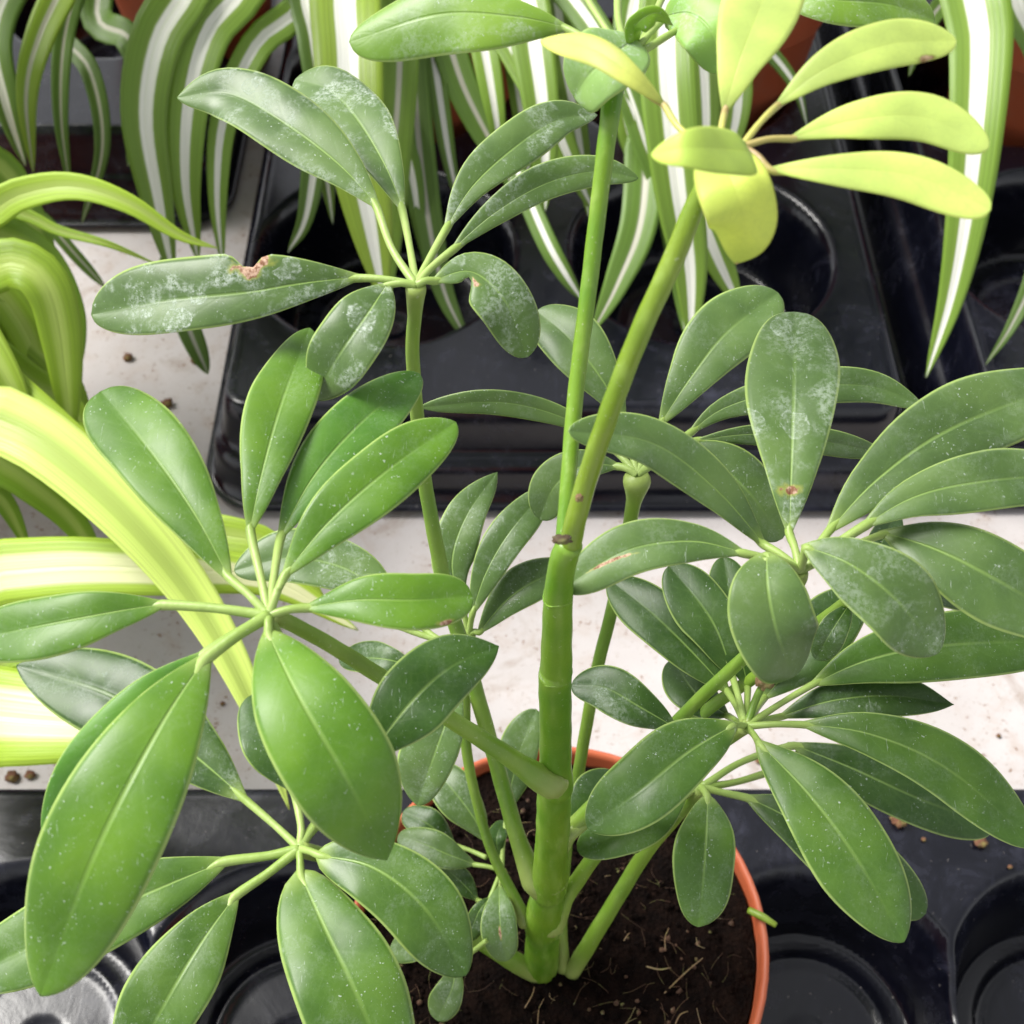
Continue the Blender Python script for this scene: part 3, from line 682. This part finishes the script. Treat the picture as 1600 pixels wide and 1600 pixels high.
# P: leaves at the top of the thin branch (half out of frame)
hp = at_z(984, 92, SY(982, 92, .065).z)
whorl((984, 92), depth(hp), None, [
 D([(895, 45), (800, 26), (680, 24), (546, 66)], 56, 44, rise=-.004, tipe=.5, hub=(975, 100), ctrl=(940, 75), stain=.3, fold=.08),
 D([(994, 62), (955, 88), (922, 116), (898, 152)], 52, 54, wu=.4, rise=-.006, hub=None, tipe=.45, basee=.4, stain=.5, tint=(.26, .44, .12), dz=.001),
 D([(1036, 26), (1078, 22), (1112, 52), (1128, 114)], 46, 46, wu=.3, rise=-.004, stain=.4, tint=(.22, .42, .07), basee=.5),
 D([(1052, 40), (1025, 20), (992, 40), (990, 72)], 20, 14, rise=-.004, hub=None, stain=.1, tint=(.2, .38, .02), dz=.004, roll=-30),
 D([(1185, -10), (1290, 0), (1390, 8), (1460, 32)], 34, 40, rise=-.004, ctrl=(1090, 30), tipe=.45, peak=.65),
 D([(905, -20), (880, -90), (850, -180)], 50, 50, rise=.006, ctrl=(950, 50), petw=13),
 D([(966, -30), (968, -110), (966, -200)], 50, 50, rise=.008, ctrl=(966, 30), petw=15),
 D([(1040, -20), (1090, -90), (1150, -190)], 50, 50, rise=.008, ctrl=(1010, 50), petw=13),
], TOPG, .3, petw=14, wu=.45)

# Q: young yellow leaves on the leaning branch
hq = SY(1160, 228, .024)
whorl((1158, 230), depth(hq), None, [
 D([(1130, 182), (1155, 95), (1190, 5), (1215, -80)], 60, 62, rise=.006, ctrl=(1128, 215), tipe=.6),
 D([(1206, 170), (1290, 108), (1390, 70), (1494, 64)], 38, 34, rise=.004, tipe=.5, peak=.58, scar=[(.08, .80, .10, .05, 0)]),
 D([(1228, 218), (1335, 188), (1445, 184), (1545, 232)], 36, 36, rise=.000, tipe=.5, peak=.62, arch=.002),
 D([(1192, 264), (1310, 264), (1430, 276), (1548, 328)], 32, 38, rise=-.002, tipe=.42, peak=.68, arch=.002),
 D([(1044, 168), (985, 118), (925, 78), (845, 64)], 22, 22, rise=.002, ctrl=(1072, 208), tipe=.7, tint=(.66, .72, .17)),
 D([(1172, 238), (1120, 233), (1070, 232), (1018, 242)], 36, 34, rise=.004, dz=.006, basee=.15, tipe=.6, peak=.40, tint=YE2, hub=None),
 D([(1118, 235), (1148, 295), (1162, 350), (1150, 412)], 56, 56, hub=None, rise=-.014, dz=.002, scar=[(.65, .99, .25, .03, 0)], basee=.25, tipe=.85, peak=.40, tint=(.66, .76, .15)),
], YEL, 0., petw=13, young=True, wu=.4, wave=.014, fold=.10, curl=.12)

# ------------------------------------------------------------------ spider plants and lime strap-leaved plants
def strap_plant(name, crown, label, leaves, mat, color, group=None, taper=6., shade_leaves=4):
    root = empty(name, crown, label, 'plant', group); bpy.context.view_layer.update()
    for lf in leaves:
        pts = [at_d(x, y, d) for (x, y, d) in lf['p']]
        mid = crown.lerp(pts[0], .55) + UP*.02
        sp = [crown, mid]+pts if lf.get('root', True) else pts
        # the blade tapers over its whole length
        V, Fc, mi, uv = blade(sp, lf['w']*lf.get('ws', 1.08), lf['w']*lf.get('ws', 1.08), wu=lf.get('wu', .25), roll=lf.get('roll', 0), fold=lf.get('fold', .28), curl=.10, strap=lf.get('taper', taper), n=44, m=4, th=.0003, wave=lf.get('wave', .015), rnd=rr)
        c = lf.get('c', color); k = 1+rr.uniform(-.15, .15)
        mm = M[lf.get('m', mat)]
        blade_object('strap_leaf', [(V, Fc, [0]*len(mi))], uv, root, [mm], (c[0]*k, c[1]*k, c[2]*k, 1), sp[0])
    made = tries = 0
    while made < shade_leaves and tries < 900:      # rest of the tuft, unseen beyond the frame, added to shade trays and bench
        tries += 1
        a, ln, hgt = rr.uniform(0, 6.283), rr.uniform(.14, .26), rr.uniform(.10, .22)
        dr = Vector((math.cos(a), math.sin(a), 0))
        sp = [crown, crown+dr*ln*.25+UP*hgt*.75, crown+dr*ln*.6+UP*hgt, crown+dr*ln*.95+UP*hgt*.7, crown+dr*ln*1.15+UP*hgt*.25]
        def seen(q):
            v = q-CAM; d = v.y*CP-v.z*SP
            return d > 0 and abs(v.x/d*F) < 850 and -860 < (v.y*SP+v.z*CP)/d*F < 850
        if any(seen(q) for q in catmull(sp, 14)[3:]): continue
        made += 1
        wpx = .011*F/max(.15, depth(sp[2]))
        V, Fc, mi, uv = blade(sp, wpx, wpx, wu=.9, fold=.28, curl=.1, strap=6, n=20, m=2, th=.0003, rnd=rr)
        blade_object('strap_leaf', [(V, Fc, [0]*len(mi))], uv, root, [M[mat]], (*color, 1), sp[0])
    return root
SG = (.19, .32, .035); SD = (.12, .22, .03); SY_ = (.30, .44, .04)
SPG = 'spider plants in terracotta pots'
def L_(p, wd, **kw): return dict(p=p, w=wd, **kw)
def pot_at(x, y, label, seed, z=.135, r=.058, z0=.010):
    p, s_ = plant_pot(Vector((x, y, 0)), z0, r, label, seed, z, False, 'pots of the spider plants'); return Vector((x, y, z-.006))
c1 = pot_at(-.190, .71, 'terracotta pot in the black tray beyond the lime plant under a striped spider plant', 3)
c2 = pot_at(-.040, .625, 'terracotta pot in the black tray with the rounded corner, behind the whitish-stained rosette', 4)
c3 = pot_at(.118, .64, 'terracotta pot behind the young yellow leaves in the back tray', 5)
c4 = pot_at(.290, .615, 'terracotta pot in the tray beyond the narrow dark gap', 6)
strap_plant('spider_plant', c1, 'spider plant with arching white-striped leaves beyond the lime strap-leaved plant', [
 L_([(108, -40, .60), (62, 60, .585), (42, 150, .58), (52, 270, .59)], 26, c=SY_, m='spider_dull', taper=5),
 L_([(80, 20, .63), (140, 110, .62), (160, 230, .62), (128, 350, .63)], 16, c=SD, m='spider_dull'),
 L_([(300, -50, .57), (245, 60, .555), (225, 180, .555), (245, 310, .565), (272, 440, .58)], 40, c=SG),
 L_([(385, -45, .58), (325, 50, .565), (295, 160, .56), (290, 290, .57), (310, 410, .59)], 37, c=SG),
 L_([(470, -10, .59), (402, 70, .575), (352, 180, .57), (340, 300, .575), (348, 420, .59)], 25, c=SG),
 L_([(150, 20, .64), (200, 60, .63), (220, 130, .63), (200, 260, .64)], 24, c=SD, m='spider_dull'),
 L_([(20, -30, .64), (-10, 60, .63), (10, 160, .63), (40, 260, .64)], 30, c=SD),
 L_([(260, 400, .60), (290, 500, .60), (325, 585, .61)], 18, c=SD, m='spider_dull', root=False),
 L_([(60, 330, .60), (110, 390, .60), (165, 450, .605)], 9, c=SD, m='spider_dull', root=False),
 L_([(130, -50, .61), (100, 60, .61), (95, 180, .61), (110, 300, .62)], 16, c=SD, m='spider_dull'),
],  'spider', SG, SPG)
strap_plant('spider_plant', c2, 'spider plant with broad white-striped leaves hanging behind the whitish-stained rosette', [
 L_([(545, -40, .57), (545, 80, .55), (552, 200, .545), (575, 330, .55), (600, 470, .56)], 52, c=SY_, taper=6),
 L_([(480, -30, .59), (490, 60, .58), (500, 160, .58), (480, 330, .59), (450, 395, .60)], 24, c=SD),
 L_([(625, -10, .59), (622, 120, .58), (612, 260, .58), (600, 420, .59), (590, 520, .60)], 30, c=SG, m='spider_dull'),
 L_([(640, 0, .60), (650, 180, .595), (668, 340, .595), (695, 460, .60), (738, 545, .60)], 24, c=SD, m='spider_dull'),
 L_([(690, 20, .60), (720, 130, .60), (775, 240, .60), (810, 310, .60)], 26, c=SD, m='spider_dull'),
 L_([(735, -30, .60), (758, 80, .59), (775, 180, .59), (785, 260, .6)], 22, c=SG),
 L_([(815, -20, .57), (835, 90, .56), (848, 200, .56), (852, 330, .57)], 34, c=SG),
 L_([(775, 20, .59), (850, 160, .58), (895, 260, .58), (930, 335, .59)], 26, c=SG),
 L_([(800, 250, .58), (850, 370, .57), (880, 425, .57), (910, 470, .575)], 15, c=SD, root=False),
 L_([(880, -20, .58), (950, 80, .57), (1000, 200, .57), (1020, 290, .58)], 24, c=SD),
 L_([(510, -30, .60), (512, 90, .59), (505, 220, .59), (520, 350, .60)], 20, c=SG),
 L_([(585, -30, .60), (590, 120, .59), (640, 260, .59), (660, 400, .60)], 22, c=SD),
 L_([(660, -30, .61), (680, 110, .60), (700, 240, .60), (720, 330, .61)], 16, c=SD),
 L_([(790, -30, .60), (800, 60, .60), (815, 170, .60), (830, 300, .61)], 18, c=SG),
 L_([(860, -30, .60), (880, 90, .59), (905, 220, .59), (920, 340, .60)], 20, c=SG),
 L_([(905, -30, .61), (930, 100, .60), (985, 240, .60), (1010, 320, .61)], 14, c=SD),
], 'spider', SG, SPG)
strap_plant('spider_plant', c3, 'spider plant with white-striped leaves falling behind the two green branches', [
 L_([(1060, -50, .55), (1042, 40, .54), (1045, 150, .535), (1060, 300, .54), (1078, 420, .55), (1080, 540, .56)], 44, c=SG, taper=6),
 L_([(1000, -20, .58), (985, 90, .57), (1005, 200, .57), (1045, 320, .575), (1072, 530, .58)], 26, c=SD),
 L_([(1010, 180, .58), (1000, 340, .57), (965, 440, .57), (925, 520, .575)], 30, c=SD, m='spider_dull', root=False, taper=3),
 L_([(960, 60, .58), (985, 200, .58), (1010, 270, .585), (1030, 330, .59)], 20, c=SG, root=False),
 L_([(1130, 60, .58), (1150, 140, .57), (1140, 220, .57), (1110, 280, .58)], 30, c=SG),
 L_([(1060, 200, .565), (1090, 320, .56), (1120, 400, .56), (1155, 475, .565)], 24, c=SG, root=False),
 L_([(1100, 0, .60), (1180, 60, .59), (1240, 130, .59), (1262, 200, .60)], 14, c=SD),
 L_([(1090, -30, .58), (1100, 80, .57), (1105, 200, .57), (1100, 330, .58)], 26, c=SG),
 L_([(1015, -40, .59), (1008, 70, .58), (1020, 200, .58), (1040, 380, .59)], 20, c=SG),
], 'spider', SG, SPG)
strap_plant('spider_plant', c4, 'spider plant with one long white-striped leaf reaching the dark gap between trays', [
 L_([(1525, -60, .54), (1532, 60, .53), (1525, 200, .525), (1510, 340, .53), (1485, 470, .54), (1447, 590, .55)], 56, c=SG, taper=2.6),
 L_([(1640, 300, .58), (1620, 420, .565), (1580, 510, .56), (1540, 570, .565)], 28, c=SD, m='spider_dull', taper=3),
 L_([(1590, -20, .57), (1625, 80, .56), (1640, 200, .56)], 30, c=SD),
 L_([(1480, 0, .62), (1440, 60, .62), (1420, 120, .63)], 16, c=SD, m='spider_dull'),
], 'spider', SG, SPG)

LM = (.40, .57, .05); LG = (.33, .50, .035); LY = (.68, .82, .20)
cl = Vector((-.30, .40, .13))
plant_pot(Vector((cl.x, cl.y, 0)), .0005, .06, 'terracotta pot on the bench holding the lime strap-leaved plant', 9, .136, False, 'pots of the spider plants')
strap_plant('strap_leaf_plant', cl, 'lime and cream strap-leaved plant arching over the bench beside the green rosette', [
 L_([(-60, 345, .47), (30, 305, .465), (115, 292, .46), (200, 318, .46), (280, 368, .465), (340, 388, .47)], 30, c=LM, m='lime', taper=3),
 L_([(20, 330, .49), (90, 360, .49), (170, 382, .49), (250, 415, .5)], 13, c=LG, m='lime', taper=3),
 L_([(-60, 420, .46), (20, 410, .455), (70, 440, .455), (95, 520, .46), (112, 690, .47)], 38, c=LG, m='lime', taper=7, fold=.08),
 L_([(-70, 480, .46), (-20, 540, .455), (25, 620, .455), (50, 700, .46)], 34, c=LM, m='lime', taper=6),
 L_([(-80, 640, .42), (0, 655, .415), (90, 705, .41), (210, 815, .405), (310, 940, .405), (390, 1090, .40), (452, 1265, .40)], 56, c=LY, m='lime', taper=3., fold=.2, wave=.05),
 L_([(-120, 900, .43), (0, 893, .425), (120, 885, .42), (260, 890, .42), (420, 905, .425), (560, 985, .43)], 52, c=LM, m='cream', taper=5, fold=.06),
 L_([(-100, 1100, .42), (0, 1118, .415), (110, 1128, .41), (240, 1140, .41), (330, 1165, .415)], 90, c=LM, m='cream', taper=6, fold=.06),
 L_([(-40, 690, .47), (40, 750, .47), (110, 810, .475), (170, 900, .48)], 34, c=(.22, .37, .025), m='lime'),
 L_([(-40, 740, .49), (10, 790, .49), (50, 870, .49)], 24, c=(.22, .37, .025), m='lime'),
 L_([(40, 590, .48), (90, 620, .48), (140, 690, .48), (120, 780, .49)], 26, c=LG, m='lime'),
 L_([(240, 820, .45), (340, 835, .445), (430, 860, .445), (520, 960, .45)], 40, c=LM, m='lime'),
 L_([(0, 500, .50), (60, 540, .50), (110, 600, .5), (150, 690, .5)], 26, c=(.24, .38, .025), m='lime'),
 L_([(-60, 1010, .44), (30, 1020, .435), (120, 1040, .435), (210, 1075, .44)], 40, c=LG, m='lime', taper=4),
 L_([(60, 640, .47), (130, 690, .47), (210, 780, .475), (260, 900, .48)], 26, c=LG, m='lime', taper=4),
 L_([(-20, 250, .53), (40, 330, .53), (70, 430, .53), (60, 540, .54)], 26, c=(.20, .34, .025), m='lime'),
 L_([(-40, 430, .50), (30, 500, .50), (60, 590, .50), (30, 700, .51)], 30, c=LG, m='lime'),
 L_([(-20, 360, .52), (60, 400, .52), (110, 480, .52), (130, 560, .52)], 30, c=(.20, .34, .025), m='lime'),
], 'lime', LM, None, shade_leaves=10)

# ------------------------------------------------------------------ small details: fibres in the soil, soil crumbs
rf = random.Random(5)
def fibre(p0, p1, r, bend, mat, name='straw', parent=soil):
    mid = p0.lerp(p1, .5)+Vector((rf.uniform(-1, 1), rf.uniform(-1, 1), rf.uniform(.1, 1)))*bend
    V, Fc = tube([p0, mid, p1], [r, r, r*.6], 5, n=9)
    o = link(name, mesh(name, V, Fc, None, p0), parent, [M[mat]]); o.location = p0-parent.matrix_world.translation; return o
bpy.context.view_layer.update()
for (a, b, r) in [((1038, 1552), (1098, 1497), .00035), ((820, 1575), (835, 1542), .0003), ((1040, 1485), (1045, 1450), .00025), ((975, 1470), (984, 1458), .00025),
                  ((880, 1507), (905, 1505), .0003), ((1010, 1510), (1048, 1512), .0004), ((1055, 1600), (1075, 1580), .0003), ((840, 1600), (850, 1560), .0002), ((1090, 1420), (1110, 1400), .00025)]:
    fibre(at_z(*a, SOILZ+.0015), at_z(*b, SOILZ+.0025), r*.6, .0008, 'fibre')
parts = []
for i in range(230):
    a, q = rf.uniform(0, 6.28), .056*math.sqrt(rf.random()); p = Vector((q*math.cos(a), q*math.sin(a), rf.uniform(.0004, .0025)))
    an = rf.uniform(0, 6.28); ln = rf.uniform(.002, .009); e = p+Vector((math.cos(an), math.sin(an), rf.uniform(-.1, .35)))*ln
    v, f = tube([p, p.lerp(e, .5)+Vector((rf.uniform(-1, 1), rf.uniform(-1, 1), .4))*.0012, e], [.00007]*3, 4, n=6); parts.append((v, f, 0 if rf.random() < .12 else 1))
for i in range(1500):
    from mathutils import noise as _n
    a, q = rf.uniform(0, 6.28), .0575*math.sqrt(rf.random()); p = Vector((q*math.cos(a), q*math.sin(a), rf.uniform(.0, .0015))); r = rf.uniform(.0002, .0011)
    bm = bmesh.new(); bmesh.ops.create_icosphere(bm, subdivisions=1, radius=1)
    vv = [p+v.co*r*rf.uniform(.6, 1.3) for v in bm.verts]; ff = [tuple(v.index for v in fc.verts) for fc in bm.faces]; bm.free(); parts.append((vv, ff, 3 if rf.random() < .12 else 2))
V, Fc, mi = join(parts)
o = link('soil_litter', mesh('soil_litter', V, Fc, mi), soil, [M['fibre'], M['fibre_dark'], M['soil'], M['fibre_dark']]); o['kind'] = 'stuff'
# fallen stub on the pot rim
p0, p1 = at_z(1170, 1422, .1005), at_z(1213, 1446, .1025)
V, Fc = tube([p0, p0.lerp(p1, .5)+UP*.0006, p1], [.0011, .0012, .0008], 8, n=12)
o = link('fallen_leaf_stalk', mesh('fallen_leaf_stalk', V, Fc, None, p0), None, [M['stem_olive']], p0); tag(o, 'short olive piece of leaf stalk lying across the pot rim', 'leaf stalk')
M['crumb'] = stalk_material('brown_crumb', (.10, .04, .02), (.24, .11, .06), .9)
def crumb(x, y, z, r, label, seed, group):
    p = at_z(x, y, z); o = lump(p+UP*r*.35, r, M['crumb'], 'soil_crumb', None, (1, .9, .7), seed); tag(o, label, 'crumb', group)
for i, (x, y, r) in enumerate([(1405, 1283, .0030), (1532, 1317, .0022), (1443, 1312, .0008), (1578, 1355, .0008)]):
    crumb(x, y, .0465, r, 'reddish brown soil crumb lying on the shiny black cup tray', i, 'crumbs on the cup tray')
for i, (x, y, r) in enumerate([(1493, 943, .0022), (1390, 1000, .0018), (1367, 975, .0012), (1315, 998, .0014), (1180, 1118, .0016), (1185, 1160, .0016), (1186, 1188, .0018), (1440, 1005, .0008), (262, 632, .0028), (305, 565, .002), (200, 560, .0024), (20, 1215, .0026), (48, 1212, .002), (40, 1268, .0018), (348, 1100, .001), (1560, 1150, .0009)]):
    crumb(x, y, .0005, r, 'small brown soil crumb on the white bench beside the lime strap-leaved plant' if x < 500 else 'small brown soil crumb on the white bench under the dark green rosettes', 20+i, 'crumbs beside the lime plant' if x < 500 else 'crumbs under the rosettes')
